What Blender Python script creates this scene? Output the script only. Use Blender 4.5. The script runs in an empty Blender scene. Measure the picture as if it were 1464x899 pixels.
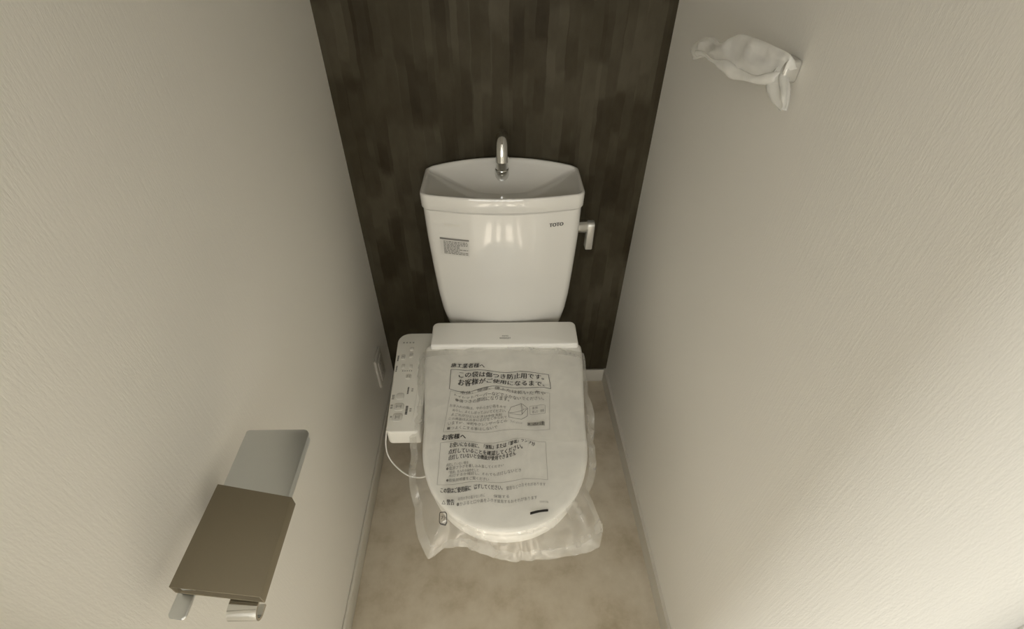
import bpy, bmesh, math, random
from mathutils import Vector, Matrix, noise
from mathutils.bvhtree import BVHTree
random.seed(7)
scene = bpy.context.scene
COL = scene.collection

# ------------------------------------------------------------------ camera
cam_d = bpy.data.cameras.new('camera')
cam_d.sensor_width = 36.0
cam_d.lens = 17.69
cam_d.clip_start = 0.01
cam = bpy.data.objects.new('camera', cam_d)
COL.objects.link(cam)
R = Matrix(((0.999707, 0.009402, -0.022321), (-0.022851, 0.67164, -0.740525), (0.008029, 0.740818, 0.671658)))
cam.matrix_world = Matrix.Translation((0, 0, 1.43)) @ R.to_4x4()
scene.camera = cam

# ------------------------------------------------------------------ light
vs = scene.view_settings
vs.view_transform = 'Standard'
vs.look = 'None'
vs.gamma = 1.0
vs.use_curve_mapping = False
vs.exposure = -1.07

world = bpy.data.worlds.new('world')
scene.world = world
world.use_nodes = True
bg = world.node_tree.nodes['Background']
bg.inputs[0].default_value = (0.95, 0.97, 1.0, 1)
bg.inputs[1].default_value = 0.5

sun_d = bpy.data.lights.new('sun', 'SUN')
sun_d.energy = 34.0
sun_d.angle = math.radians(0.6)
sun_d.color = (1.0, 0.97, 0.91)
sun = bpy.data.objects.new('sun', sun_d)
COL.objects.link(sun)
sun.rotation_euler = Vector((0.12, 0.03, -0.99)).to_track_quat('-Z', 'Y').to_euler()

def added_light(name, loc, aim, w, h, energy, col):
    d = bpy.data.lights.new(name, 'AREA')
    d.shape = 'RECTANGLE'; d.size = w; d.size_y = h; d.energy = energy; d.color = col
    o = bpy.data.objects.new(name, d); COL.objects.link(o)
    o.location = loc
    o.rotation_euler = Vector(aim).to_track_quat('-Z', 'Y').to_euler()
# area lamps added outside invented openings, one beside the door, one facing it
added_light('added_light_side', (-1.63, -0.42, 0.93), (1.0, 0.0, -0.02), 0.50, 1.75, 84.0, (0.97, 0.995, 1.0))
added_light('added_light_facing', (-0.25, -1.93, 1.60), (0.0, 1.0, -0.12), 1.6, 1.4, 60.0, (1.0, 0.985, 0.95))

# ------------------------------------------------------------------ helpers
def tag(o, label=None, cat=None, group=None, kind=None):
    if label: o['label'] = label
    if cat: o['category'] = cat
    if group: o['group'] = group
    if kind: o['kind'] = kind
    return o

def empty(name, loc, label, cat):
    o = bpy.data.objects.new(name, None)
    COL.objects.link(o)
    o.location = loc
    o.empty_display_size = 0.05
    bpy.context.view_layer.update()
    return tag(o, label, cat)

def link(name, me, mat, parent=None, smooth=True):
    """me is a mesh or bmesh in world coordinates"""
    if isinstance(me, bmesh.types.BMesh):
        bm = me
        bmesh.ops.recalc_face_normals(bm, faces=bm.faces)
        me = bpy.data.meshes.new(name)
        bm.to_mesh(me)
        bm.free()
    o = bpy.data.objects.new(name, me)
    COL.objects.link(o)
    if mat: me.materials.append(mat)
    if smooth:
        for p in me.polygons: p.use_smooth = True
    if parent:
        o.parent = parent
        o.matrix_parent_inverse = parent.matrix_world.inverted()
    return o

def autosmooth(o, deg=35):
    me = o.data
    bm = bmesh.new(); bm.from_mesh(me)
    for e in bm.edges:
        if len(e.link_faces) == 2 and e.calc_face_angle(0) > math.radians(deg): e.smooth = False
    bm.to_mesh(me); bm.free()
    return o

def bevel_mod(o, w, seg=3, ang=35):
    m = o.modifiers.new('bevel', 'BEVEL')
    m.width = w; m.segments = seg; m.limit_method = 'ANGLE'; m.angle_limit = math.radians(ang)
    return o

def box_bm(x0, x1, y0, y1, z0, z1):
    bm = bmesh.new()
    v = [bm.verts.new(p) for p in ((x0,y0,z0),(x1,y0,z0),(x1,y1,z0),(x0,y1,z0),(x0,y0,z1),(x1,y0,z1),(x1,y1,z1),(x0,y1,z1))]
    for f in ((3,2,1,0),(4,5,6,7),(0,1,5,4),(1,2,6,5),(2,3,7,6),(3,0,4,7)): bm.faces.new([v[i] for i in f])
    return bm

def add_box(bm, *a):
    b = box_bm(*a)
    me = bpy.data.meshes.new('tmp'); b.to_mesh(me); b.free()
    bm.from_mesh(me); bpy.data.meshes.remove(me)

def box(name, dims, mat, parent=None, bev=0.0, seg=3):
    o = link(name, box_bm(*dims), mat, parent, smooth=bev > 0)
    if bev: bevel_mod(o, bev, seg)
    return o

def prism_bm(pts, z0, z1):
    bm = bmesh.new()
    lo = [bm.verts.new((x, y, z0)) for x, y in pts]
    hi = [bm.verts.new((x, y, z1)) for x, y in pts]
    n = len(pts)
    bm.faces.new(lo[::-1]); bm.faces.new(hi)
    for i in range(n): bm.faces.new((lo[i], lo[(i+1) % n], hi[(i+1) % n], hi[i]))
    return bm

def loft_bm(rings, cap0=True, cap1=True, closed=True):
    bm = bmesh.new()
    vr = [[bm.verts.new(p) for p in r] for r in rings]
    n = len(rings[0])
    for a, b in zip(vr, vr[1:]):
        for i in range(n if closed else n-1):
            j = (i+1) % n
            bm.faces.new((a[i], a[j], b[j], b[i]))
    if cap0: bm.faces.new(vr[0][::-1])
    if cap1: bm.faces.new(vr[-1])
    return bm

def tube_bm(path, rad, n=16, cap=True):
    path = [Vector(p) for p in path]
    rings = []
    up = None
    for i, p in enumerate(path):
        t = (path[min(i+1, len(path)-1)] - path[max(i-1, 0)]).normalized()
        if up is None:
            up = Vector((1, 0, 0)) if abs(t.x) < 0.9 else Vector((0, 0, 1))
        up = (up - t*up.dot(t)).normalized()
        s = t.cross(up)
        r = rad(i/(len(path)-1)) if callable(rad) else rad
        rings.append([p + (up*math.cos(a) + s*math.sin(a))*r for a in [2*math.pi*k/n for k in range(n)]])
    return loft_bm(rings, cap, cap)

def smooth_path(pts, n=8):
    pts = [Vector(p) for p in pts]
    P = [pts[0]*2-pts[1]] + pts + [pts[-1]*2-pts[-2]]
    out = []
    for i in range(1, len(P)-2):
        p0, p1, p2, p3 = P[i-1:i+3]
        for k in range(n):
            t = k/n
            out.append(0.5*((2*p1)+(p2-p0)*t+(2*p0-5*p1+4*p2-p3)*t*t+(3*p1-p0-3*p2+p3)*t**3))
    out.append(pts[-1])
    return out

def rrect(x0, x1, y0, y1, r, n=6):
    """rounded rectangle, r single or (front-left, front-right, back-right, back-left)"""
    if not hasattr(r, '__len__'): r = (r,)*4
    out = []
    for (cx, cy, a0, q) in ((x0+r[0], y0+r[0], 180, r[0]), (x1-r[1], y0+r[1], 270, r[1]), (x1-r[2], y1-r[2], 0, r[2]), (x0+r[3], y1-r[3], 90, r[3])):
        for k in range(n+1):
            a = math.radians(a0 + 90*k/n)
            out.append((cx+q*math.cos(a), cy+q*math.sin(a)))
    return out

# ------------------------------------------------------------------ materials
def pmat(name, col, rough=0.5, metal=0.0, spec=0.5, coat=0.0):
    m = bpy.data.materials.new(name)
    m.use_nodes = True
    b = m.node_tree.nodes['Principled BSDF']
    b.inputs['Base Color'].default_value = (*col, 1)
    b.inputs['Roughness'].default_value = rough
    b.inputs['Metallic'].default_value = metal
    b.inputs['Specular IOR Level'].default_value = spec
    b.inputs['Coat Weight'].default_value = coat
    b.inputs['Coat Roughness'].default_value = 0.05
    return m

def N(m, t, **kw):
    n = m.node_tree.nodes.new(t)
    for k, v in kw.items(): setattr(n, k, v)
    return n

def L(m, a, b): m.node_tree.links.new(a, b)

def coords(m, scale=(1, 1, 1), rot=(0, 0, 0)):
    tc = N(m, 'ShaderNodeTexCoord')
    mp = N(m, 'ShaderNodeMapping')
    mp.inputs['Scale'].default_value = scale
    mp.inputs['Rotation'].default_value = rot
    L(m, tc.outputs['Object'], mp.inputs[0])
    return mp.outputs[0]

def noise_node(m, vec, scale, detail=3, rough=0.5):
    n = N(m, 'ShaderNodeTexNoise')
    n.inputs['Scale'].default_value = scale
    n.inputs['Detail'].default_value = detail
    n.inputs['Roughness'].default_value = rough
    L(m, vec, n.inputs['Vector'])
    return n.outputs['Fac']

def ramp(m, fac, stops):
    r = N(m, 'ShaderNodeValToRGB')
    e = r.color_ramp.elements
    while len(e) < len(stops): e.new(0.5)
    for x, (p, c) in zip(e, stops):
        x.position = p; x.color = (*c, 1)
    L(m, fac, r.inputs[0])
    return r.outputs[0]

def bump(m, h, strength, dist):
    b = N(m, 'ShaderNodeBump')
    b.inputs['Strength'].default_value = strength
    b.inputs['Distance'].default_value = dist
    L(m, h, b.inputs['Height'])
    L(m, b.outputs[0], m.node_tree.nodes['Principled BSDF'].inputs['Normal'])

def BSDF(m): return m.node_tree.nodes['Principled BSDF']

WHITE = (0.78, 0.755, 0.69)
m_wall = pmat('wall_vinyl', WHITE, 0.7, spec=0.25)
h1 = noise_node(m_wall, coords(m_wall, (1, 1, 0.04)), 330, 2)
h2 = noise_node(m_wall, coords(m_wall, (1, 1, 0.35)), 700, 2)
mx = N(m_wall, 'ShaderNodeMath', operation='ADD'); L(m_wall, h1, mx.inputs[0]); L(m_wall, h2, mx.inputs[1])
bump(m_wall, mx.outputs[0], 0.22, 0.0008)

m_accent = pmat('accent_wallpaper', (0.05, 0.04, 0.02), 0.62, spec=0.2)
def patches(colw, rowh, seed):
    """random tone for every vertical strip of the printed pattern"""
    m = m_accent
    tc = N(m, 'ShaderNodeTexCoord')
    nz = N(m, 'ShaderNodeTexNoise'); nz.inputs['Scale'].default_value = 14; nz.inputs['Detail'].default_value = 4
    L(m, tc.outputs['Object'], nz.inputs['Vector'])
    sp = N(m, 'ShaderNodeSeparateXYZ'); L(m, tc.outputs['Object'], sp.inputs[0])
    def mth(op, a, b=None):
        n = N(m, 'ShaderNodeMath', operation=op)
        for i, x in enumerate((a, b)):
            if x is None: continue
            if isinstance(x, (int, float)): n.inputs[i].default_value = x
            else: L(m, x, n.inputs[i])
        return n.outputs[0]
    xx = mth('ADD', sp.outputs[0], mth('MULTIPLY', mth('SUBTRACT', nz.outputs['Fac'], 0.5), 0.012))
    c = mth('FLOOR', mth('DIVIDE', mth('ADD', xx, seed), colw))
    wn = N(m, 'ShaderNodeTexWhiteNoise', noise_dimensions='1D'); L(m, c, wn.inputs['W'])
    zz = mth('ADD', sp.outputs[2], mth('MULTIPLY', mth('SUBTRACT', nz.outputs['Fac'], 0.5), 0.10))
    r = mth('ADD', mth('DIVIDE', zz, rowh), mth('MULTIPLY', wn.outputs['Value'], 7.3))
    rf = mth('FLOOR', r)
    def val(row):
        cb = N(m, 'ShaderNodeCombineXYZ'); L(m, c, cb.inputs[0]); L(m, row, cb.inputs[1])
        w2 = N(m, 'ShaderNodeTexWhiteNoise', noise_dimensions='2D'); L(m, cb.outputs[0], w2.inputs['Vector'])
        return w2.outputs['Value']
    fr = mth('SUBTRACT', r, rf)
    sm = N(m, 'ShaderNodeMapRange', interpolation_type='SMOOTHSTEP')
    sm.inputs[1].default_value = 0.7; sm.inputs[2].default_value = 1.0
    L(m, fr, sm.inputs[0])
    mix = N(m, 'ShaderNodeMix', data_type='FLOAT')
    L(m, sm.outputs[0], mix.inputs[0]); L(m, val(rf), mix.inputs[2]); L(m, val(mth('ADD', rf, 1.0)), mix.inputs[3])
    return mix.outputs[0], mth
pa, mth = patches(0.042, 0.15, 3.0)
pb, _ = patches(0.024, 0.09, 5.007)
fine = noise_node(m_accent, coords(m_accent, (1, 1, 0.45)), 60, 5, 0.6)
cloud = noise_node(m_accent, coords(m_accent, (1, 1, 0.6)), 9, 3)
tot = mth('ADD', mth('ADD', mth('MULTIPLY', pa, 0.40), mth('MULTIPLY', pb, 0.24)), mth('ADD', mth('MULTIPLY', fine, 0.28), mth('MULTIPLY', cloud, 0.36)))
L(m_accent, ramp(m_accent, tot, [(0.30, (0.023, 0.0165, 0.0065)), (0.62, (0.046, 0.0375, 0.0205)), (0.95, (0.074, 0.063, 0.041))]), BSDF(m_accent).inputs['Base Color'])
bump(m_accent, fine, 0.2, 0.001)

m_floor = pmat('floor_vinyl', (0.42, 0.36, 0.27), 0.45, spec=0.35)
fl = noise_node(m_floor, coords(m_floor), 9, 6, 0.62)
L(m_floor, ramp(m_floor, fl, [(0.30, (0.40, 0.335, 0.235)), (0.50, (0.53, 0.465, 0.355)), (0.72, (0.61, 0.55, 0.44))]), BSDF(m_floor).inputs['Base Color'])
bump(m_floor, noise_node(m_floor, coords(m_floor), 160, 4), 0.12, 0.001)

m_trim = pmat('baseboard_white', (0.72, 0.69, 0.62), 0.45)
m_base = pmat('baseboard_beige', (0.57, 0.54, 0.465), 0.5)
m_ceil = pmat('ceiling_white', (0.78, 0.75, 0.69), 0.8)
m_hallfloor = pmat('hall_floor_wood', (0.62, 0.53, 0.41), 0.45)
hg = noise_node(m_hallfloor, coords(m_hallfloor, (12, 1, 1)), 4, 5)
L(m_hallfloor, ramp(m_hallfloor, hg, [(0.3, (0.56, 0.50, 0.42)), (0.7, (0.68, 0.63, 0.55))]), BSDF(m_hallfloor).inputs['Base Color'])
m_ceramic = pmat('white_ceramic', (0.74, 0.72, 0.665), 0.10, spec=0.6, coat=1.0)
m_plastic = pmat('white_plastic', (0.91, 0.89, 0.83), 0.32)
m_panel = pmat('panel_plastic', (0.80, 0.78, 0.71), 0.4)
m_button = pmat('button_plastic', (0.68, 0.66, 0.60), 0.45)
m_chrome = pmat('chrome', (0.72, 0.72, 0.70), 0.10, metal=1.0)
m_brushed = pmat('brushed_steel', (0.66, 0.68, 0.68), 0.34, metal=1.0)
bump(m_brushed, noise_node(m_brushed, coords(m_brushed, (1, 0.02, 1)), 900, 2), 0.08, 0.0004)
m_satin = pmat('satin_lever', (0.62, 0.61, 0.57), 0.35, metal=0.7)
m_card = pmat('brown_card', (0.20, 0.17, 0.115), 0.75, spec=0.2)
bump(m_card, noise_node(m_card, coords(m_card, (1, 0.2, 1)), 600, 3), 0.1, 0.0004)
m_dark = pmat('dark_hole', (0.012, 0.012, 0.012), 0.6)
m_ink = pmat('black_ink', (0.022, 0.02, 0.018), 0.5)
m_greyink = pmat('grey_ink', (0.20, 0.19, 0.17), 0.6)
m_paleink = pmat('pale_ink', (0.40, 0.385, 0.34), 0.6)
m_stickerpaper = pmat('sticker_paper', (0.62, 0.60, 0.55), 0.5)
m_outlet = pmat('outlet_plastic', (0.55, 0.52, 0.46), 0.4)

def film_mat(name, opacity, tint=(0.90, 0.885, 0.84), gloss=0.22, through=0.4, shine=0.05, vary=0.25):
    m = bpy.data.materials.new(name); m.use_nodes = True
    nt = m.node_tree; nt.nodes.remove(BSDF(m))
    out = nt.nodes['Material Output']
    tr = N(m, 'ShaderNodeBsdfTransparent'); tr.inputs[0].default_value = (0.995, 0.995, 0.99, 1)
    df = N(m, 'ShaderNodeBsdfDiffuse'); df.inputs[0].default_value = (*tint, 1)
    tl = N(m, 'ShaderNodeBsdfTranslucent'); tl.inputs[0].default_value = (*tint, 1)
    a = N(m, 'ShaderNodeMixShader'); a.inputs[0].default_value = through
    L(m, df.outputs[0], a.inputs[1]); L(m, tl.outputs[0], a.inputs[2])
    n = noise_node(m, coords(m), 14, 3, 0.5)
    mr = N(m, 'ShaderNodeMapRange'); mr.inputs[1].default_value = 0.3; mr.inputs[2].default_value = 0.75
    mr.inputs[3].default_value = opacity*(1-vary); mr.inputs[4].default_value = min(1, opacity*(1+vary))
    L(m, n, mr.inputs[0])
    b = N(m, 'ShaderNodeMixShader'); L(m, mr.outputs[0], b.inputs[0])
    L(m, tr.outputs[0], b.inputs[1]); L(m, a.outputs[0], b.inputs[2])
    gl = N(m, 'ShaderNodeBsdfGlossy'); gl.inputs[0].default_value = (0.9, 0.9, 0.88, 1); gl.inputs['Roughness'].default_value = gloss
    c = N(m, 'ShaderNodeMixShader'); c.inputs[0].default_value = shine
    L(m, b.outputs[0], c.inputs[1]); L(m, gl.outputs[0], c.inputs[2])
    L(m, c.outputs[0], out.inputs[0])
    return m
m_film = film_mat('plastic_film', 0.12, through=0.05, shine=0.045, gloss=0.16, vary=0.8)
m_skirt = film_mat('plastic_film_doubled', 0.27, through=0.35, shine=0.09, gloss=0.16, vary=0.6)
m_wrap = film_mat('foam_wrap', 0.56, (0.93, 0.92, 0.88), 0.4)

# ------------------------------------------------------------------ room shell
YB = 1.214           # accent wall
XL = -0.388          # left wall
YD = 0.118           # where the side walls meet the door frame
def xr(y): return 0.380 + (YB - y)*0.027
ZC = 2.30
def struct(o): return tag(o, kind='structure')

struct(box('floor', (XL-0.02, 0.44, 0.03, YB+0.02, -0.05, 0.0), m_floor))
struct(box('ceiling', (XL-0.1, 0.52, -0.06, YB+0.1, ZC, ZC+0.05), m_ceil))
struct(box('wall_left', (XL-0.09, XL, YD-0.002, YB+0.09, -0.05, ZC), m_wall))
struct(link('wall_right', prism_bm([(xr(YD-0.002), YD-0.002), (xr(YD)+0.09, YD-0.002), (xr(YB)+0.09, YB+0.09), (xr(YB), YB)], -0.05, ZC), m_wall, smooth=False))
struct(box('wall_back', (XL, xr(YB), YB, YB+0.09, -0.05, ZC), m_accent))
bb = 0.0605
struct(box('baseboard_left', (XL, XL+0.008, YD, YB, 0, bb), m_base, bev=0.0025, seg=2))
struct(link('baseboard_right', prism_bm([(xr(YD)-0.008, YD), (xr(YD), YD), (xr(YB), YB), (xr(YB)-0.008, YB)], 0, bb), m_base, smooth=False))
struct(box('baseboard_back', (XL+0.008, xr(YB)-0.008, YB-0.009, YB, 0, bb), m_base, bev=0.0025, seg=2))
# door frame round the opening the photograph is taken from
fr = bmesh.new()
xj0, xj1 = XL+0.012, xr(YD)-0.010
add_box(fr, XL-0.09, xj0, -0.05, YD, 0, 2.0)
add_box(fr, xj1, xr(YD)+0.09, -0.05, YD, 0, 2.0)
add_box(fr, XL-0.09, xr(YD)+0.09, -0.05, YD, 2.0, 2.03)
struct(bevel_mod(link('trim_1', fr, m_trim), 0.003, 2))
struct(box('wall_front', (XL-0.09, xr(YD)+0.09, -0.04, YD-0.01, 2.03, ZC), m_wall))
# invented hallway behind the opening, its windows added to let light in
struct(box('floor_hall', (-1.5, 1.5, -1.9, 0.03, -0.05, -0.004), m_hallfloor))
ch = bmesh.new()       # ceiling with skylight slots invented to put reflected streaks on the tank
slots = [(-0.62, -0.50), (-0.40, -0.33), (-0.22, -0.09), (0.01, 0.06)]
SY0, SY1 = -0.95, -0.14
add_box(ch, -1.5, 1.5, -1.9, SY0, 2.4, 2.42)
add_box(ch, -1.5, 1.5, SY1, -0.03, 2.4, 2.42)
xs = [-1.5] + [v for sl in slots for v in sl] + [1.5]
for k in range(0, len(xs), 2): add_box(ch, xs[k], xs[k+1], SY0, SY1, 2.4, 2.42)
struct(link('ceiling_hall', ch, m_ceil, smooth=False))
hl = bmesh.new()
add_box(hl, -1.6, -1.5, -1.9, -0.97, -0.05, 2.45)
add_box(hl, -1.6, -1.5, -0.15, 0.0, -0.05, 2.45)
add_box(hl, -1.6, -1.5, -0.97, -0.15, 1.82, 2.45)
add_box(hl, -1.6, -1.5, -0.97, -0.15, -0.05, 0.06)
struct(link('wall_hall_left', hl, m_wall, smooth=False))
wf = bmesh.new()  # side frame, added around the opening that brightens the wall by the door
for y in (-0.97, -0.19): add_box(wf, -1.56, -1.53, y, y+0.04, 0.06, 1.82)
for z in (0.06, 1.77): add_box(wf, -1.56, -1.53, -0.97, -0.15, z, z+0.05)
struct(link('added_window_1', wf, m_trim, smooth=False))
struct(box('wall_hall_right', (1.5, 1.6, -1.9, -0.0, -0.05, 2.45), m_wall))
hw = bmesh.new()
add_box(hw, -1.6, XL-0.09, -0.04, 0.03, -0.05, 2.45)
add_box(hw, xr(YD)+0.09, 1.6, -0.04, 0.03, -0.05, 2.45)
add_box(hw, XL-0.09, xr(YD)+0.09, -0.04, 0.03, ZC, 2.45)
struct(link('wall_hall_inner', hw, m_wall, smooth=False))
hw = bmesh.new()
add_box(hw, -1.6, -1.08, -2.0, -1.9, -0.05, 2.45)
add_box(hw, 0.58, 1.6, -2.0, -1.9, -0.05, 2.45)
add_box(hw, -1.08, 0.58, -2.0, -1.9, 2.32, 2.45)
add_box(hw, -1.08, 0.58, -2.0, -1.9, -0.05, 0.88)
struct(link('wall_hall_outer', hw, m_wall, smooth=False))
wf = bmesh.new()  # end frame, added around the opening that lights the room from behind
for x in (-1.08, -0.27, 0.53): add_box(wf, x, x+0.05, -1.92, -1.905, 0.88, 2.32)
for z in (0.88, 2.27): add_box(wf, -1.08, 0.58, -1.92, -1.905, z, z+0.05)
struct(link('added_window_2', wf, m_trim, smooth=False))

# ------------------------------------------------------------------ toilet
CX = 0.007
toilet = empty('toilet', (CX, 0.8, 0), 'white ceramic toilet with cistern and hand-wash basin on top, against dark wall', 'toilet')

def lerp_tab(tab, z):
    for (z0, *a), (z1, *b) in zip(tab, tab[1:]):
        if z <= z1:
            t = (z-z0)/(z1-z0)
            return [p+(q-p)*t for p, q in zip(a, b)]
    return list(tab[-1][1:])

def tank_ring(hw, yf, yb, bulge, r, z, cx=CX, n=8, m=14, off=0.0):
    """plan outline of the cistern: bulging front, rounded corners"""
    hw -= off; yf += off; yb -= off
    pts = []
    def arc(px, py, a0, a1, rr):
        for k in range(n+1):
            a = math.radians(a0+(a1-a0)*k/n)
            pts.append((px+rr*math.cos(a), py+rr*math.sin(a)))
    r = max(0.004, r-off)
    y_c = yf + bulge
    arc(-hw+r, y_c+r, 180, 262, r)
    for k in range(1, m):
        u = -1+2*k/m
        x = u*(hw-r)
        pts.append((x, yf + bulge*u*u))
    arc(hw-r, y_c+r, 278, 360, r)
    rb = r*0.8
    arc(hw-rb, yb-rb, 0, 90, rb)
    for k in range(1, m):
        u = 1-2*k/m
        pts.append((u*(hw-rb), yb))
    arc(-hw+rb, yb-rb, 90, 180, rb)
    return [(cx+x, y, z) for x, y in pts]

# half width, front y for each height
TT = [(0.40, 0.154, 1.040), (0.44, 0.163, 1.026), (0.50, 0.1725, 1.017), (0.56, 0.1785, 1.0145), (0.64, 0.184, 1.016), (0.73, 0.1895, 1.0215), (0.813, 0.1925, 1.0285)]
rings = []
for k in range(17):
    z = 0.40 + (0.8105-0.40)*k/16
    hwid, yf = lerp_tab(TT, z)
    rings.append(tank_ring(hwid-0.0015, yf, 1.200, 0.022, 0.026, z, cx=CX+0.004*(1-(z-0.4)/0.41)))
rings.append([(x*0.97+CX*0.03, y+(0.006 if y < 1.1 else -0.003), 0.8155) for x, y, z in rings[-1]])
tank = autosmooth(link('tank', loft_bm(rings), m_ceramic, toilet), 28)
tb = bmesh.new(); tb.from_mesh(tank.data); tank_tree = BVHTree.FromBMesh(tb); tb.free()

# basin lid of the tank
def rim_z(x, y):
    t = max(0.0, min(1.0, (y-1.06)/0.14))
    u = min(1.0, abs(x-CX)/0.185)
    return 0.8535 + t*(-0.004 + 0.024*(1-u*u))
base = tank_ring(0.1945, 1.0250, 1.205, 0.020, 0.027, 0.0)
def ringz(off, zf):
    return [(x, y, zf(x, y)) for x, y, _ in tank_ring(0.1945, 1.0250, 1.205, 0.020, 0.027, 0.0, off=off)]
rings = [ringz(0.012, lambda x, y: 0.8165), ringz(0.001, lambda x, y: 0.8165), ringz(0.0, lambda x, y: 0.8185),
         ringz(0.0, lambda x, y: rim_z(x, y)-0.006), ringz(0.0008, lambda x, y: rim_z(x, y)-0.0025), ringz(0.0028, rim_z), ringz(0.006, lambda x, y: rim_z(x, y)-0.0003),
         ringz(0.0085, lambda x, y: rim_z(x, y)-0.002)]
inner = ringz(0.0105, lambda x, y: rim_z(x, y)-0.006)
rings.append(inner)
dx, dy, dz = CX, 1.095, 0.8125
for k in range(1, 15):
    s = 1-k/15
    row = []
    for x, y, z in inner:
        h = z - (z-dz)*(1-s**1.9)
        row.append((dx+(x-dx)*s, dy+(y-dy)*s, h))
    rings.append(row)
autosmooth(link('basin', loft_bm(rings, cap0=True, cap1=True), m_ceramic, toilet), 60)
drain = link('drain', prism_bm([(dx+0.012*math.cos(a), dy+0.012*math.sin(a)) for a in [k*math.pi/10 for k in range(20)]], 0.8085, 0.8145), m_chrome, toilet)

# hand-wash spout
FX, FY = 0.0062, 1.172
faucet = link('faucet', tube_bm(smooth_path([(FX, FY, 0.832), (FX, FY, 0.875), (FX, FY-0.002, 0.912), (FX, FY-0.010, 0.938), (FX, FY-0.028, 0.951), (FX, FY-0.046, 0.945), (FX, FY-0.058, 0.926), (FX, FY-0.062, 0.905)], 6), 0.0155, 28), m_chrome, toilet)
autosmooth(faucet, 50)
link('spout_opening', tube_bm([(FX, FY-0.0612, 0.909), (FX, FY-0.0620, 0.9042)], 0.0118, 24), m_dark, faucet)
link('escutcheon', loft_bm([[(FX+r*math.cos(a), FY+r*math.sin(a), z) for a in [2*math.pi*k/28 for k in range(28)]] for r, z in ((0.0178, 0.826), (0.0178, 0.856), (0.0170, 0.8585), (0.0154, 0.859))]), m_chrome, faucet)

# flush lever on the right flank
ly, lz = 1.095, 0.738
def xcyl(x0, x1, y, z, r, n=24, bev=0.002):
    prof = [(x0, r), (x1-bev, r), (x1-bev*0.3, r-bev*0.3), (x1, r-bev)]
    return loft_bm([[(x, y+q*math.cos(a), z+q*math.sin(a)) for a in [2*math.pi*k/n for k in range(n)]] for x, q in prof])
lever = link('flush_lever', xcyl(0.19, 0.2215, ly, lz, 0.0175), m_chrome, toilet)
autosmooth(lever, 40)
bm = bmesh.new()
outl = [(0.012, 0.012), (0.0125, 0.0), (0.012, -0.058), (0.010, -0.062), (-0.010, -0.062), (-0.012, -0.058), (-0.0125, 0.0), (-0.012, 0.012), (-0.006, 0.018), (0.006, 0.018)]
a = [bm.verts.new((0.2200, ly-0.006+p, lz+q)) for p, q in outl]
b = [bm.verts.new((0.2385, ly-0.006+p, lz+q)) for p, q in outl]
bm.faces.new(a); bm.faces.new(b[::-1])
for i in range(len(outl)): bm.faces.new((a[i], a[(i+1) % len(outl)], b[(i+1) % len(outl)], b[i]))
bevel_mod(link('lever_paddle', bm, m_satin, lever), 0.003, 3)

# bowl: rim, then narrowing to a pedestal
def dshape(hb, hm, yb, ym, yf, n=40, cx=CX, rb=0.02):
    """D-shaped plan: back edge at yb (half width hb), widest hm at ym, rounded nose at yf"""
    pts = []
    for k in range(7):
        a = math.radians(90-90*k/6)
        pts.append((hb-rb+rb*math.cos(a), yb-rb+rb*math.sin(a)))
    for k in range(1, 9):
        t = k/9
        s = t*t*(3-2*t)*0.5+t*0.5
        pts.append((hb+(hm-hb)*s, yb-rb+(ym-yb+rb)*t))
    for k in range(n//2+1):
        a = math.radians(90*k/(n//2))
        e = 2.12
        pts.append((hm*abs(math.cos(a))**(2/e), ym-(ym-yf)*abs(math.sin(a))**(2/e)))
    left = [(-x, y) for x, y in pts[:-1]][::-1]
    full = pts + left
    return [(cx+x, y) for x, y in full]
rings = []
for z, hb, hm, yb, ym, yf in ((0.0, 0.10, 0.105, 1.10, 0.88, 0.66), (0.02, 0.10, 0.104, 1.10, 0.88, 0.662), (0.12, 0.095, 0.10, 1.10, 0.86, 0.655), (0.22, 0.10, 0.115, 1.10, 0.80, 0.585), (0.31, 0.135, 0.155, 1.12, 0.72, 0.505), (0.37, 0.155, 0.172, 1.15, 0.69, 0.472), (0.395, 0.16, 0.174, 1.15, 0.69, 0.464), (0.400, 0.158, 0.170, 1.15, 0.69, 0.469)):
    rings.append([(x, y, z) for x, y in dshape(hb, hm, yb, ym, yf)])
autosmooth(link('bowl', loft_bm(rings), m_ceramic, toilet), 60)

# sticker and print on the tank front
def on_tank(me, lift=0.0):
    for v in me.vertices:
        x, z = v.co.x, v.co.y
        hit = tank_tree.ray_cast(Vector((x, 0.5, z)), Vector((0, 1, 0)))[0]
        v.co = (x, hit.y-0.0005-lift, z)
def text_mesh(s, size, x, y, align='LEFT', rot=0.0, sx=1.0, bold=0.0, skew=None):
    cu = bpy.data.curves.new('tmp_text', 'FONT')
    cu.body = s; cu.size = size; cu.align_x = align; cu.align_y = 'CENTER'
    cu.resolution_u = 2
    o = bpy.data.objects.new('tmp_text', cu)
    COL.objects.link(o)
    dg = bpy.context.evaluated_depsgraph_get()
    dg.update()
    me = bpy.data.meshes.new_from_object(o.evaluated_get(dg))
    bpy.data.objects.remove(o); bpy.data.curves.remove(cu)
    c, sn = math.cos(rot), math.sin(rot)
    for v in me.vertices:
        px, py = v.co.x*sx, v.co.y
        v.co = (x+px*c-py*sn, y+px*sn+py*c, 0)
    me.materials.clear()
    if bold:
        bm = bmesh.new()
        for ox in (-bold, bold):
            n0 = len(bm.verts)
            bm.from_mesh(me)
            bm.verts.ensure_lookup_table()
            for v in bm.verts[n0:]: v.co.x += ox*c; v.co.y += ox*sn
        bm.to_mesh(me); bm.free()
    return me
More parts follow.
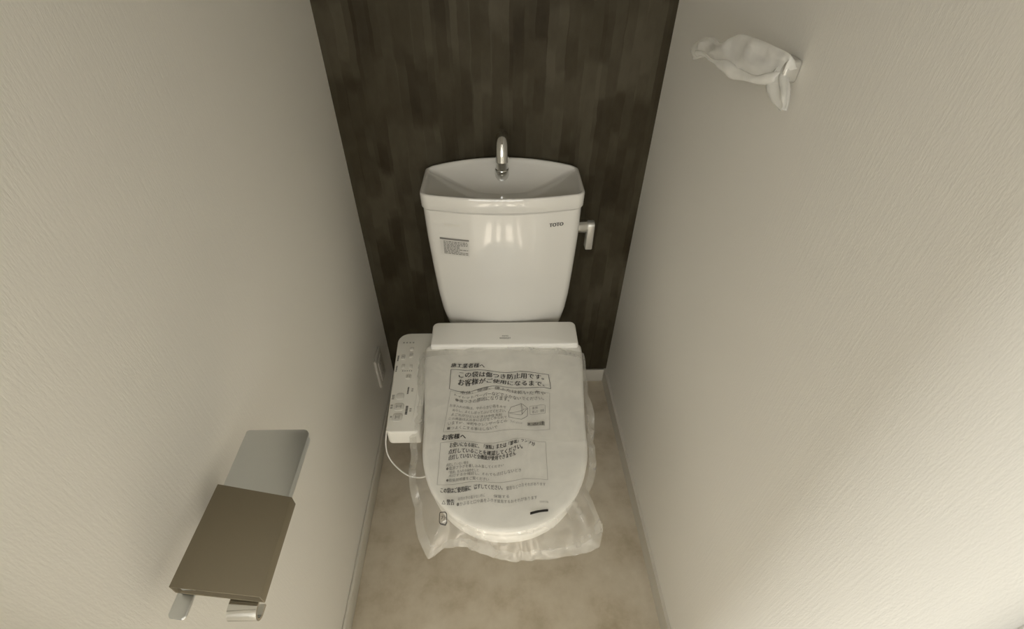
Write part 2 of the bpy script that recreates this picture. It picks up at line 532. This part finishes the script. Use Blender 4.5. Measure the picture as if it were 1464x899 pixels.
def grid_rect(x0, x1, y0, y1, nx, ny, tilt=0.0):
    bm = bmesh.new()
    g = [[bm.verts.new((x0+(x1-x0)*i/nx, y0+(y1-y0)*j/ny + tilt*(i/nx), 0)) for i in range(nx+1)] for j in range(ny+1)]
    for j in range(ny):
        for i in range(nx): bm.faces.new((g[j][i], g[j][i+1], g[j+1][i+1], g[j+1][i]))
    me = bpy.data.meshes.new('rect'); bm.to_mesh(me); bm.free()
    return me

def join_meshes(name, mes, mat, parent, z_fn=None):
    bm = bmesh.new()
    for me in mes:
        bm.from_mesh(me); bpy.data.meshes.remove(me)
    out = bpy.data.meshes.new(name); bm.to_mesh(out); bm.free()
    if z_fn: z_fn(out)
    o = bpy.data.objects.new(name, out)
    COL.objects.link(o); out.materials.clear(); out.materials.append(mat)
    if parent:
        o.parent = parent; o.matrix_parent_inverse = parent.matrix_world.inverted()
    return o

sticker = join_meshes('care_sticker', [grid_rect(-0.1475, -0.0755, 0.694, 0.742, 10, 4)], m_stickerpaper, toilet, lambda me: on_tank(me))
rows = [grid_rect(-0.1475, -0.0755, 0.7385, 0.743, 10, 1)]
for k in range(9):
    z = 0.7335-0.0042*k
    x = -0.139
    end = -0.079 if k not in (3, 4, 6) else -0.100
    while x < end:
        w = random.uniform(0.003, 0.010)
        rows.append(grid_rect(x, min(x+w, end), z-0.0011, z+0.0011, 2, 1)); x += w+0.0016
join_meshes('sticker_print', rows, m_greyink, sticker, lambda me: on_tank(me, 0.0006))
join_meshes('logo_print', [text_mesh('TOTO', 0.0135, 0.136, 0.778, 'CENTER', bold=0.0006, sx=0.9)], m_ink, toilet, lambda me: on_tank(me, 0.0004))
rows = [grid_rect(-0.134+0.008*k, -0.128+0.008*k, 0.776, 0.781, 2, 1) for k in range(5)]
m_ghost = pmat('ghost_print', (0.66, 0.635, 0.565), 0.4)
join_meshes('faint_mark', rows, m_ghost, toilet, lambda me: on_tank(me, 0.0003))

# ------------------------------------------------------------------ bidet seat
seat = empty('bidet_seat', (CX, 0.75, 0.40), 'white bidet toilet seat, lid closed, with side control panel, on the toilet bowl', 'toilet seat')
body = link('rear_housing', prism_bm(rrect(-0.1855, 0.2045, 0.925, 1.0145, (0.006, 0.006, 0.016, 0.016)), 0.402, 0.484), m_plastic, seat)
bevel_mod(body, 0.006, 4)
def on_z(z):
    def f(me):
        for v in me.vertices: v.co.z = z
    return f
join_meshes('maker_mark', [text_mesh('WASHLET', 0.0075, 0.011, 0.949, 'CENTER', bold=0.0001, sx=0.9), text_mesh('TOTO', 0.0062, 0.011, 0.9575, 'CENTER', bold=0.0001)], m_greyink, body, on_z(0.4846))

LZ = 0.470
lid_pts = dshape(0.207, 0.184, 0.945, 0.655, 0.4365, n=48, rb=0.016)
def inset(pts, d, cx=CX, cy=0.69):
    out = []
    n = len(pts)
    for i, (x, y) in enumerate(pts):
        x0, y0 = pts[i-1]; x1, y1 = pts[(i+1) % n]
        tx, ty = x1-x0, y1-y0
        l = math.hypot(tx, ty) or 1
        nx, ny = -ty/l, tx/l
        if (cx-x)*nx + (cy-y)*ny < 0: nx, ny = -nx, -ny
        out.append((x+nx*d, y+ny*d))
    return out
prof = [(0.010, 0.4475), (0.003, 0.4475), (0.0, 0.450), (0.0, 0.4605), (0.0012, 0.4655), (0.0045, 0.4688), (0.0095, LZ)]
rings = [[(x, y, z) for x, y in inset(lid_pts, d)] for d, z in prof]
for s in (0.7, 0.35): rings.append([(CX+(x-CX)*s, 0.69+(y-0.69)*s, LZ+0.0012*(1-s)) for x, y, z in rings[6]])
lid = autosmooth(link('lid', loft_bm(rings), m_plastic, seat), 55)
sp = inset(lid_pts, 0.006)
rings = [[(x, y, z) for x, y in inset(sp, d)] for d, z in ((0.012, 0.4035), (0.004, 0.4035), (0.0, 0.408), (0.0, 0.436), (0.004, 0.443), (0.012, 0.4455))]
autosmooth(link('seat_ring', loft_bm(rings), m_plastic, seat), 55)

PZ = 0.458
arm = [(-0.192, 0.675), (-0.192, 0.998)]
pan = rrect(-0.281, -0.188, 0.676, 0.999, (0.012, 0.006, 0.004, 0.034), 8)
pan = [(x + (0.999-y)*0.048*max(0, min(1, (-0.188-x)/0.06)), y) for x, y in pan]
panel = link('control_panel', prism_bm(pan, 0.412, PZ), m_panel, seat)
bevel_mod(panel, 0.005, 4)
# recessed inner flank between panel and lid
box('panel_ridge', (-0.2085, -0.2065, 0.70, 0.93, PZ-0.002, PZ+0.0012), m_panel, panel, bev=0.0008, seg=2)
for name, x, y, w, h in (('button', -0.2463, 0.7795, 0.0187, 0.0189), ('button', -0.2453, 0.7476, 0.0237, 0.0218), ('button', -0.2444, 0.7169, 0.0232, 0.0231), ('button', -0.2345, 0.8416, 0.0144, 0.0164),
                         ('button', -0.2572, 0.9096, 0.011, 0.0177), ('button', -0.2369, 0.916, 0.011, 0.0178), ('button', -0.2527, 0.8768, 0.009, 0.015), ('button', -0.2326, 0.8760, 0.009, 0.0128), ('button', -0.2381, 0.9387, 0.011, 0.012)):
    bmesh_pts = rrect(x-w/2, x+w/2, y-h/2, y+h/2, min(w, h)*0.3, 4)
    bevel_mod(link(name, prism_bm(bmesh_pts, PZ-0.001, PZ+0.0012), m_button, panel), 0.0006, 2)
ink, grey = [], []
def bars(lst, x, y, w, h, n):
    for k in range(n):
        yy = y + h*((k+0.5)/n-0.5)
        lst.append(grid_rect(x-w/2, x+w/2, yy-h/n*0.33, yy+h/n*0.33, 1, 1))
bars(ink, -0.2694, 0.9045, 0.0036, 0.0202, 5); bars(ink, -0.2684, 0.8685, 0.003, 0.021, 5)
bars(ink, -0.2296, 0.7966, 0.0036, 0.0224, 6); bars(grey, -0.219, 0.7976, 0.0043, 0.0117, 2)
bars(ink, -0.2256, 0.7371, 0.0056, 0.0265, 6); bars(grey, -0.2162, 0.7369, 0.0047, 0.0116, 2)
bars(grey, -0.2629, 0.776, 0.0062, 0.0151, 3); bars(grey, -0.2624, 0.7472, 0.0055, 0.0146, 2); bars(grey, -0.2593, 0.7179, 0.0041, 0.0071, 1)
for k in range(4): grey.append(grid_rect(-0.264+0.0085*k, -0.2595+0.0085*k, 0.9585, 0.9635, 1, 1))
for k in range(5): ink.append(grid_rect(-0.2525+0.0055*k, -0.2500+0.0055*k, 0.8598, 0.8620, 1, 1))
ink.append(grid_rect(-0.2478, -0.2448, 0.778, 0.7812, 1, 1))
for x, y, w, h in ((-0.2453, 0.7476, 0.012, 0.009), (-0.2444, 0.7169, 0.010, 0.010), (-0.2345, 0.8416, 0.008, 0.008), (-0.2572, 0.9096, 0.006, 0.009), (-0.2369, 0.916, 0.006, 0.009)):
    grey.append(grid_rect(x-w/2, x-w/2+0.0014, y-h/2, y+h/2, 1, 1)); grey.append(grid_rect(x+w/2-0.0014, x+w/2, y-h/2, y+h/2, 1, 1))
    grey.append(grid_rect(x-w/2, x+w/2, y-0.0008, y+0.0008, 1, 1))
tag(join_meshes('panel_print', ink, m_ink, panel, on_z(PZ+0.0004)), kind='stuff')
tag(join_meshes('panel_icons', grey, m_paleink, panel, on_z(PZ+0.0015)), kind='stuff')
# lead drooping beside the panel
link('power_cord', tube_bm(smooth_path([(-0.245, 0.85, 0.415), (-0.262, 0.83, 0.385), (-0.290, 0.812, 0.335), (-0.310, 0.799, 0.285), (-0.317, 0.78, 0.22), (-0.297, 0.76, 0.18), (-0.252, 0.737, 0.16), (-0.20, 0.735, 0.175), (-0.165, 0.76, 0.26), (-0.172, 0.80, 0.402)], 10), 0.0021, 8), m_plastic, seat)

# ------------------------------------------------------------------ plastic film bag over the lid
film = empty('plastic_cover', (CX, 0.45, 0.40), 'clear plastic film bag printed with black Japanese text over the toilet lid', 'plastic bag')
OUT = [(-0.216, 0.89, 0.45), (-0.21, 0.74, 0.435), (-0.206, 0.637, 0.425), (-0.186, 0.518, 0.41), (-0.172, 0.456, 0.4), (-0.15, 0.421, 0.395), (-0.12, 0.44, 0.4), (-0.072, 0.439, 0.4), (-0.024, 0.421, 0.395), (0.019, 0.412, 0.39), (0.088, 0.416, 0.39), (0.136, 0.420, 0.39), (0.195, 0.433, 0.4), (0.208, 0.472, 0.41), (0.194, 0.509, 0.415), (0.182, 0.536, 0.42), (0.198, 0.56, 0.42), (0.211, 0.662, 0.43), (0.213, 0.786, 0.45), (0.2165, 0.85, 0.455), (0.2165, 0.905, 0.468), (0.10, 0.915, 0.4735), (-0.10, 0.915, 0.4735), (-0.211, 0.912, 0.468)]
FCX, FCY = CX, 0.68
def pol(x, y): return math.atan2(y-FCY, x-FCX), math.hypot(x-FCX, y-FCY)
lid_pol = sorted(pol(*p) for p in lid_pts)
out_pol = sorted((*pol(x, y), z) for x, y, z in OUT)
def interp(tab, a, col):
    n = len(tab)
    for i in range(n):
        a0 = tab[i-1][0] - (2*math.pi if i == 0 else 0); a1 = tab[i][0]
        if a0 <= a <= a1: return tab[i-1][col]+(tab[i][col]-tab[i-1][col])*(a-a0)/(a1-a0 or 1)
    a0, a1 = tab[-1][0], tab[0][0]+2*math.pi
    return tab[-1][col]+(tab[0][col]-tab[-1][col])*(a-a0)/(a1-a0)
def crinkle(x, y):
    v = Vector((x*9.0, y*9.0, 1.7))
    r = 1-abs(noise.noise(v + Vector((noise.noise(v*1.3), noise.noise(v*1.3+Vector((5, 0, 0))), 0))*0.6))*2.2
    r2 = 1-abs(noise.noise(Vector((x*26, y*17, 4.2))))*2.4
    return max(0, r)**4*0.0042 + max(0, r2)**4*0.0010
def film_edges(a):
    rl = interp(lid_pol, a, 1)
    ro = interp(out_pol, a, 1); zo = interp(out_pol, a, 2)
    return rl, ro, zo
def film_point(a, rho):
    """rho 0..1 over the lid, 1..2 beyond it"""
    rl, ro, zo = film_edges(a)
    edge = min(rl+0.002, ro)
    loose = max(0.0, min(1.0, (LZ-0.006-zo)/0.03))
    if rho <= 1:
        r = edge*rho
    else:
        r = edge + (ro-edge)*(rho-1)
    x, y = FCX+math.cos(a)*r, FCY+math.sin(a)*r
    c = crinkle(x, y)
    if rho <= 1:
        z = LZ+0.0022+c - 0.002*max(0, (rho-0.94)/0.06)*loose
    else:
        t = rho-1
        z = LZ+0.0002 + (zo-LZ)*(t**1.15) + (c*1.3 + 0.010*(0.5-abs(noise.noise(Vector((a*5.5, t*1.2, 9))))*1.6) + 0.007*noise.noise(Vector((a*14, t*2.5, 2))))*min(1, t*3+0.1)*loose + 0.0020*(1-loose)
    return Vector((x, y, z))
def film_z(x, y):
    a, r = pol(x, y)
    rl, ro, zo = film_edges(a)
    edge = min(rl+0.002, ro)
    rho = r/edge if r <= edge else 1+(r-edge)/max(1e-4, ro-edge)
    return film_point(a, min(2, rho)).z
NA = 300
rings = []
for rho in [0.03+0.97*k/60 for k in range(61)]:
    rings.append([film_point(-math.pi+2*math.pi*i/NA, rho) for i in range(NA)])
lip = rings[-1]
sheet = autosmooth(link('film_sheet', loft_bm(rings, cap0=True, cap1=False), m_film, film), 70)
# loose skirt beyond the lid: ragged hem, then the underside of the bag turning back below the lid
rings = [lip]
for k in range(1, 17):
    rings.append([film_point(-math.pi+2*math.pi*i/NA, 1+k/16) for i in range(NA)])
hem = []
for i, p in enumerate(rings[-1]):
    lo = max(0.0, min(1.0, (LZ-0.006-p.z)/0.03))
    w = noise.noise(Vector((i*0.35, 0, 3)))*0.004*lo
    hem.append(Vector((p.x, p.y-abs(w)*0.6, p.z-0.002*lo+w)))
rings.append(hem)
for q, dz in ((0.985, -0.006), (0.955, -0.003), (0.93, 0.0)):
    rings.append([Vector((FCX+(p.x-FCX)*q, FCY+(p.y-FCY)*q, p.z+(dz+0.004*noise.noise(p*30))*max(0.0, min(1.0, (LZ-0.006-p.z)/0.03)))) for p in hem])
skirt = autosmooth(link('film_skirt', loft_bm(rings, cap0=False, cap1=False), m_skirt, film), 70)
film_bm = bmesh.new(); film_bm.from_mesh(sheet.data); film_bm.from_mesh(skirt.data)
film_tree = BVHTree.FromBMesh(film_bm); film_bm.free()

def warp(x, y):
    """folds of the film bend the printed lines"""
    d = 0.0
    d += 0.010*math.exp(-((x+0.005)/0.05)**2)*math.exp(-((y-0.775)/0.03)**2)
    d -= 0.007*math.exp(-((x+0.085)/0.04)**2)*math.exp(-((y-0.79)/0.03)**2)
    d += 0.013*math.exp(-((x-0.045)/0.025)**2)*math.exp(-((y-0.615)/0.03)**2)
    d += 0.009*math.exp(-((x-0.02)/0.03)**2)*math.exp(-((y-0.565)/0.022)**2)
    d += 0.003*math.sin(x*55+y*20)
    return d
def on_film(me):
    for v in me.vertices:
        x, y = v.co.x, v.co.y
        y += warp(x, y)
        hit = film_tree.ray_cast(Vector((x, y, 1.0)), Vector((0, 0, -1)))[0]
        v.co = (x, y, (hit.z if hit else film_z(x, y))+0.0006)
def lines_rect(pts, w=0.0011, n=14):
    """outline of a four-sided box as thin ribbons"""
    out = []
    for i in range(len(pts)):
        (x0, y0), (x1, y1) = pts[i], pts[(i+1) % len(pts)]
        l = math.hypot(x1-x0, y1-y0); nx, ny = -(y1-y0)/l*w/2, (x1-x0)/l*w/2
        bm = bmesh.new(); prev = None
        for k in range(n+1):
            t = k/n
            x, y = x0+(x1-x0)*t, y0+(y1-y0)*t
            cur = (bm.verts.new((x+nx, y+ny, 0)), bm.verts.new((x-nx, y-ny, 0)))
            if prev: bm.faces.new((prev[0], prev[1], cur[1], cur[0]))
            prev = cur
        me = bpy.data.meshes.new('line'); bm.to_mesh(me); bm.free(); out.append(me)
    return out
def fit_text(s, x0, y0, x1, y1, size, bold=0.0):
    """text running from (x0,y0) to (x1,y1)"""
    me = text_mesh(s, size, 0, 0, bold=bold)
    xs = [v.co.x for v in me.vertices]
    k = math.hypot(x1-x0, y1-y0)/(max(xs)-min(xs)); m0 = min(xs)
    a = math.atan2(y1-y0, x1-x0); c, sn = math.cos(a), math.sin(a)
    for v in me.vertices:
        px, py = (v.co.x-m0)*k, v.co.y
        v.co = (x0+px*c-py*sn, y0+px*sn+py*c, 0)
    return me
def printed(name, mes, mat): return join_meshes(name, mes, mat, film, on_film)
printed('printed_heading', [fit_text('施工業者様へ', -0.1275, 0.8655, -0.0419, 0.8575, 0.0155, 0.0004)], m_ink)
printed('printed_heading', [fit_text('お客様へ', -0.1331, 0.6475, -0.0802, 0.6475, 0.0150, 0.0006)], m_ink)
printed('printed_box', lines_rect([(-0.1265, 0.8515), (0.1179, 0.8323), (0.1200, 0.7851), (-0.1264, 0.7860)], 0.0013), m_ink)
printed('printed_box', lines_rect([(-0.1230, 0.7800), (0.1165, 0.7700), (0.1083, 0.6657), (-0.1311, 0.6624)], 0.0008) + lines_rect([(-0.1353, 0.6369), (0.0965, 0.6346), (0.0943, 0.5431), (-0.1341, 0.5347)], 0.0008), m_paleink)
printed('printed_notice', [fit_text('この袋は傷つき防止用です。', -0.1061, 0.8335, 0.1060, 0.8195, 0.0190, 0.0004), fit_text('お客様がご使用になるまで、', -0.1066, 0.8130, 0.1060, 0.7955, 0.0185, 0.0004)], m_ink)
printed('printed_lines', [fit_text('本体、便座、便ふたは乾いた布や', -0.100, 0.7850, 0.106, 0.7660, 0.0115, 0.0001), fit_text('トイレットペーパーなどでふかないでください。', -0.1126, 0.7690, 0.1013, 0.7500, 0.0105, 0.0001), fit_text('●傷つきの原因になります。', -0.110, 0.7530, 0.0182, 0.7490, 0.0115, 0.0001)], m_greyink)
printed('printed_lines', [fit_text('お手入れの際は、やわらかい布を水で', -0.1221, 0.7345, 0.010, 0.7265, 0.0090), fit_text('ぬらし、よくしぼってふいてください。', -0.1150, 0.7215, 0.010, 0.7150, 0.0090), fit_text('よごれがひどいときは中性洗剤', -0.117, 0.7085, 0.000, 0.7045, 0.0090),
         fit_text('この商品は人の手に合わせて作られて', -0.122, 0.6960, 0.012, 0.6965, 0.0090), fit_text('いますが、溶剤やクレンザーなどの', -0.1225, 0.6835, 0.012, 0.6860, 0.0090), fit_text('■つよくこする事はしないで', -0.1235, 0.6710, -0.010, 0.6740, 0.0090)], m_greyink)
# little outline drawing of the toilet seat and its caption boxes
draw = lines_rect([(0.0155, 0.712), (0.022, 0.730), (0.046, 0.7415), (0.0611, 0.728), (0.0595, 0.706), (0.045, 0.6945), (0.0163, 0.697)], 0.0010, 6) + lines_rect([(0.0165, 0.711), (0.046, 0.709), (0.060, 0.727)], 0.0009, 6) + lines_rect([(0.046, 0.7405), (0.050, 0.727), (0.047, 0.710)], 0.0007, 5) + lines_rect([(0.066, 0.733), (0.103, 0.731), (0.101, 0.708), (0.066, 0.710)], 0.0006, 6)
draw += [fit_text('本体', 0.071, 0.7265, 0.085, 0.7255, 0.0080), fit_text('便ふた・便座', 0.071, 0.7160, 0.099, 0.7150, 0.0080), fit_text('ウォシュレット', 0.020, 0.6850, 0.047, 0.6845, 0.0075)]
printed('printed_drawing', draw, m_greyink)
printed('printed_caption', [grid_rect(0.058, 0.098, 0.679, 0.6885, 10, 3, -0.003)], m_paleink)
printed('printed_caption', [fit_text('●ご使用の注意', 0.060, 0.6840, 0.096, 0.6815, 0.0095, 0.0003)], m_ink)
printed('printed_lines', [fit_text('お使いになる前に、「運転」または「節電」ランプが', -0.1146, 0.6275, 0.0727, 0.6235, 0.0125, 0.0003), fit_text('点灯していることを確認してください。', -0.1167, 0.6130, 0.0452, 0.6080, 0.0125, 0.0003), fit_text('点灯していないと全機能が使用できません', -0.1157, 0.5990, 0.030, 0.5975, 0.0125, 0.0003)], m_ink)
printed('printed_lines', [fit_text('点灯していない場合', -0.1189, 0.5825, -0.072, 0.5825, 0.0080), fit_text('●電源プラグを差し込み直してください', -0.1185, 0.5735, 0.003, 0.5760, 0.0085), fit_text('「電源」を入れる操作をして', -0.112, 0.5645, -0.050, 0.5640, 0.0075), fit_text('点灯するか確認し、それでも点灯しないとき', -0.112, 0.5560, 0.040, 0.5570, 0.0075), fit_text('●取扱説明書をご覧ください', -0.1162, 0.5455, -0.028, 0.5440, 0.0085)], m_greyink)
printed('printed_notice', [fit_text('この袋はご使用前に', -0.1260, 0.5215, -0.064, 0.5235, 0.0125, 0.0006), fit_text('はずしてください。', -0.058, 0.5245, 0.000, 0.5285, 0.0125, 0.0002)], m_ink)
printed('printed_lines', [fit_text('窒息などのおそれがあります', 0.008, 0.5270, 0.089, 0.5310, 0.0080), fit_text('幼児の手の届かない所に', -0.0893, 0.5035, -0.035, 0.5065, 0.0075), fit_text('保管する', -0.018, 0.5075, 0.0136, 0.5095, 0.0075), fit_text('●かぶると口や鼻をふさぎ窒息するおそれがあります', -0.0915, 0.4930, 0.070, 0.5010, 0.0085)], m_greyink)
printed('printed_warning', [fit_text('△', -0.1215, 0.4965, -0.114, 0.4965, 0.010), fit_text('警告', -0.112, 0.4970, -0.0960, 0.4975, 0.0120, 0.0005)], m_ink)
printed('printed_bar', [grid_rect(0.0542, 0.0904, 0.4672, 0.4722, 12, 2, 0.004)], m_ink)
printed('printed_lines', [fit_text('D07178', 0.075, 0.4914, 0.0918, 0.4911, 0.0060)], m_paleink)
rec = lines_rect([(-0.1245, 0.4790), (-0.1135, 0.4790), (-0.1105, 0.4755), (-0.1105, 0.4630), (-0.1135, 0.4595), (-0.1235, 0.4595), (-0.1255, 0.4630), (-0.1255, 0.4760)], 0.0016, 4)
rec.append(fit_text('プラ', -0.1225, 0.4690, -0.1130, 0.4690, 0.0080, 0.0003))
printed('recycling_mark', rec, m_ink)

# ------------------------------------------------------------------ wall outlet
outlet = empty('wall_outlet', (XL, 1.078, 0.24), 'beige rectangular electrical outlet plate low on left wall behind the toilet seat panel', 'outlet')
pl = link('cover_plate', box_bm(XL+0.0003, XL+0.0085, 1.038, 1.112, 0.176, 0.296), m_outlet, outlet); bevel_mod(pl, 0.004, 3)
box('socket', (XL+0.008, XL+0.0105, 1.054, 1.096, 0.194, 0.278), m_outlet, outlet, bev=0.001, seg=2)
for zz in (0.214, 0.258):
    for yy in (1.068, 1.080): box('slot', (XL+0.0102, XL+0.0107, yy, yy+0.002, zz-0.004, zz+0.004), m_dark, outlet)

# ------------------------------------------------------------------ paper holder on the left wall
holder = empty('paper_holder', (XL, 0.34, 0.74), 'steel toilet paper holder with brown card sleeve mounted on the left wall', 'paper holder')
bevel_mod(link('mounting_plate', box_bm(XL+0.0003, XL+0.006, 0.286, 0.354, 0.735, 0.785), m_chrome, holder), 0.002, 2)
hb = bmesh.new()
add_box(hb, XL+0.005, -0.325, 0.300, 0.340, 0.765, 0.780)
add_box(hb, -0.340, -0.325, 0.300, 0.340, 0.780, 0.8292)
bevel_mod(link('hinge_bracket', hb, m_chrome, holder), 0.002, 2)
cov = rrect(-0.3566, -0.2688, 0.214, 0.4217, (0.006, 0.006, 0.010, 0.004), 6)
bevel_mod(link('cover_plate', prism_bm(cov, 0.8298, 0.8341), m_brushed, holder), 0.001, 2)
bevel_mod(link('cover_lip', box_bm(-0.2717, -0.2688, 0.224, 0.412, 0.8215, 0.8303), m_brushed, holder), 0.001, 2)
bm = bmesh.new(); t = 0.0016
def sleeve_ring(yl, yr, xl, q):
    return [(xl+q, yl, 0.8452-q), (-0.2596-q, yr, 0.8442-q), (-0.2596-q, yr, 0.8269+q), (xl+q, yl, 0.8278+q)]
R4 = [[bm.verts.new(p) for p in r] for r in (sleeve_ring(0.2128, 0.2012, -0.3609, 0), sleeve_ring(0.3334, 0.3146, -0.3574, 0), sleeve_ring(0.3334, 0.3146, -0.3574, t), sleeve_ring(0.2128, 0.2012, -0.3609, t))]
for a, b in ((0, 1), (1, 2), (2, 3), (3, 0)):
    for i in range(4):
        j = (i+1) % 4
        bm.faces.new((R4[a][i], R4[a][j], R4[b][j], R4[b][i]))
bevel_mod(link('card_sleeve', bm, m_card, holder), 0.0006, 2)
# two arms reaching out from under the sleeve
bevel_mod(link('arm', prism_bm([(-0.3624, 0.193), (-0.360, 0.190), (-0.3455, 0.188), (-0.3426, 0.191), (-0.3426, 0.29), (-0.3624, 0.29)], 0.8182, 0.8221), m_brushed, holder), 0.0012, 2)
path = [(0.290, 0.8211)] + [(0.208, 0.8211)] + [(0.1998-0.0097*math.sin(math.radians(q)), 0.8114+0.0097*math.cos(math.radians(q))) for q in range(0, 181, 15)] + [(0.208, 0.8017)]
bm = bmesh.new(); prev = None
n = len(path)
for i, (y, z) in enumerate(path):
    y0, z0 = path[max(0, i-1)]; y1, z1 = path[min(n-1, i+1)]
    l = math.hypot(y1-y0, z1-z0); ny, nz = -(z1-z0)/l*0.0014, (y1-y0)/l*0.0014
    cur = [bm.verts.new(p) for p in ((-0.301, y+ny, z+nz), (-0.269, y+ny, z+nz), (-0.269, y-ny, z-nz), (-0.301, y-ny, z-nz))]
    if prev:
        for k in range(4): bm.faces.new((prev[k], prev[(k+1) % 4], cur[(k+1) % 4], cur[k]))
    else: bm.faces.new(cur)
    prev = cur
bm.faces.new(prev[::-1])
autosmooth(link('arm', bm, m_chrome, holder), 40)

# ------------------------------------------------------------------ towel hanger wrapped in thin packing film, right wall
hang = empty('towel_hanger', (xr(0.70), 0.70, 1.22), 'wall hanger wrapped in crumpled white packing film, high on the right wall', 'towel hanger')
box('bracket', (0.372, xr(0.70)-0.0005, 0.690, 0.722, 1.212, 1.240), m_satin, hang, bev=0.004, seg=3)
link('bar', tube_bm(smooth_path([(0.380, 0.706, 1.226), (0.369, 0.722, 1.226), (0.357, 0.76, 1.225), (0.345, 0.80, 1.219), (0.337, 0.85, 1.215), (0.335, 0.87, 1.210)], 6), 0.0045, 12), m_satin, hang)
W = [[(0.325, 0.906, 1.198), (0.325, 0.9, 1.183)], [(0.325, 0.904, 1.21), (0.325, 0.868, 1.195)], [(0.328, 0.853, 1.229), (0.328, 0.845, 1.203)], [(0.332, 0.82, 1.229), (0.332, 0.813, 1.203)], [(0.338, 0.804, 1.239), (0.338, 0.784, 1.199)], [(0.345, 0.788, 1.248), (0.345, 0.76, 1.196)], [(0.355, 0.754, 1.25), (0.355, 0.734, 1.201)], [(0.365, 0.721, 1.249), (0.365, 0.716, 1.202)], [(0.375, 0.692, 1.246), (0.375, 0.696, 1.211)], [(0.384, 0.687, 1.233), (0.384, 0.699, 1.218)]]
tops = smooth_path([w[0] for w in W], 5); bots = smooth_path([w[1] for w in W], 5)
rings = []
for i, (a, b) in enumerate(zip(tops, bots)):
    u = i/(len(tops)-1)
    dep = 0.008*math.sin(math.pi*min(1, u*1.1+0.04))**0.7 if u < 0.9 else 0.005
    ring = []
    M_ = 22
    for k in range(M_):
        t = k/M_
        ang = 2*math.pi*t
        c = (a+b)/2; hv = (a-b)/2
        p = c + hv*math.cos(ang) + Vector((-1, -0.25, 0.1))*dep*math.sin(ang)
        q = noise.noise(p*70)*0.0035 + (1-abs(noise.noise(Vector((p.y*22+p.z*14, p.z*46, 2)))*2.2))*0.010 - 0.004
        q = max(0.0, q)
        p += Vector((-q, -q*0.3, q*0.2))*(max(0.12, math.sin(ang)) if math.sin(ang) > 0 else 0.12)
        p.x = min(p.x, xr(p.y)-0.002)
        ring.append(p)
    rings.append(ring)
autosmooth(link('wrapping_film', loft_bm(rings, True, True), m_wrap, hang), 60)
# extra film layer added along the lower edge to brighten it
def ribbon(name, la, lb, n=5, out=0.004):
    bm = bmesh.new(); g = []
    for a, b in zip(la, lb):
        row = []
        for k in range(n+1):
            p = a.lerp(b, k/n)
            p += Vector((-1, -0.25, 0.1))*(out + 0.003*math.sin(k/n*math.pi) + 0.0025*noise.noise(p*80))
            row.append(bm.verts.new(p))
        g.append(row)
    for r0, r1 in zip(g, g[1:]):
        for k in range(n): bm.faces.new((r0[k], r0[k+1], r1[k+1], r1[k]))
    o = link(name, bm, m_wrap, hang)
    m = o.modifiers.new('thickness', 'SOLIDIFY'); m.thickness = 0.0008
    return o
ribbon('film_bright_edge', bots[6:42], [b.lerp(t_, 0.30+0.10*math.sin(i*0.35)) for i, (b, t_) in enumerate(zip(bots, tops))][6:42], 5, 0.010)
F = [((0.384, 0.699, 1.234), (0.366, 0.704, 1.226)), ((0.382, 0.692, 1.222), (0.362, 0.706, 1.207)), ((0.381, 0.676, 1.211), (0.362, 0.696, 1.199)), ((0.380, 0.668, 1.203), (0.364, 0.680, 1.192)), ((0.377, 0.657, 1.190), (0.369, 0.660, 1.188))]
la = smooth_path([p[0] for p in F], 5); lb = smooth_path([p[1] for p in F], 5)
bm = bmesh.new(); g = []
for a, b in zip(la, lb):
    row = []
    for k in range(9):
        t = k/8
        p = a.lerp(b, t)
        p += Vector((-0.004*math.sin(t*math.pi) - 0.003*abs(noise.noise(p*70)), -0.003*math.sin(t*9), 0))
        row.append(bm.verts.new(p))
    g.append(row)
for r0, r1 in zip(g, g[1:]):
    for k in range(8): bm.faces.new((r0[k], r0[k+1], r1[k+1], r1[k]))
fo = link('film_flap', bm, m_wrap, hang)
sol = fo.modifiers.new('thickness', 'SOLIDIFY'); sol.thickness = 0.0008
ribbon('film_bright_edge', la, [p.lerp(q, 0.30) for p, q in zip(la, lb)], 3, 0.005)  # second added layer, brightens the rim of the flap
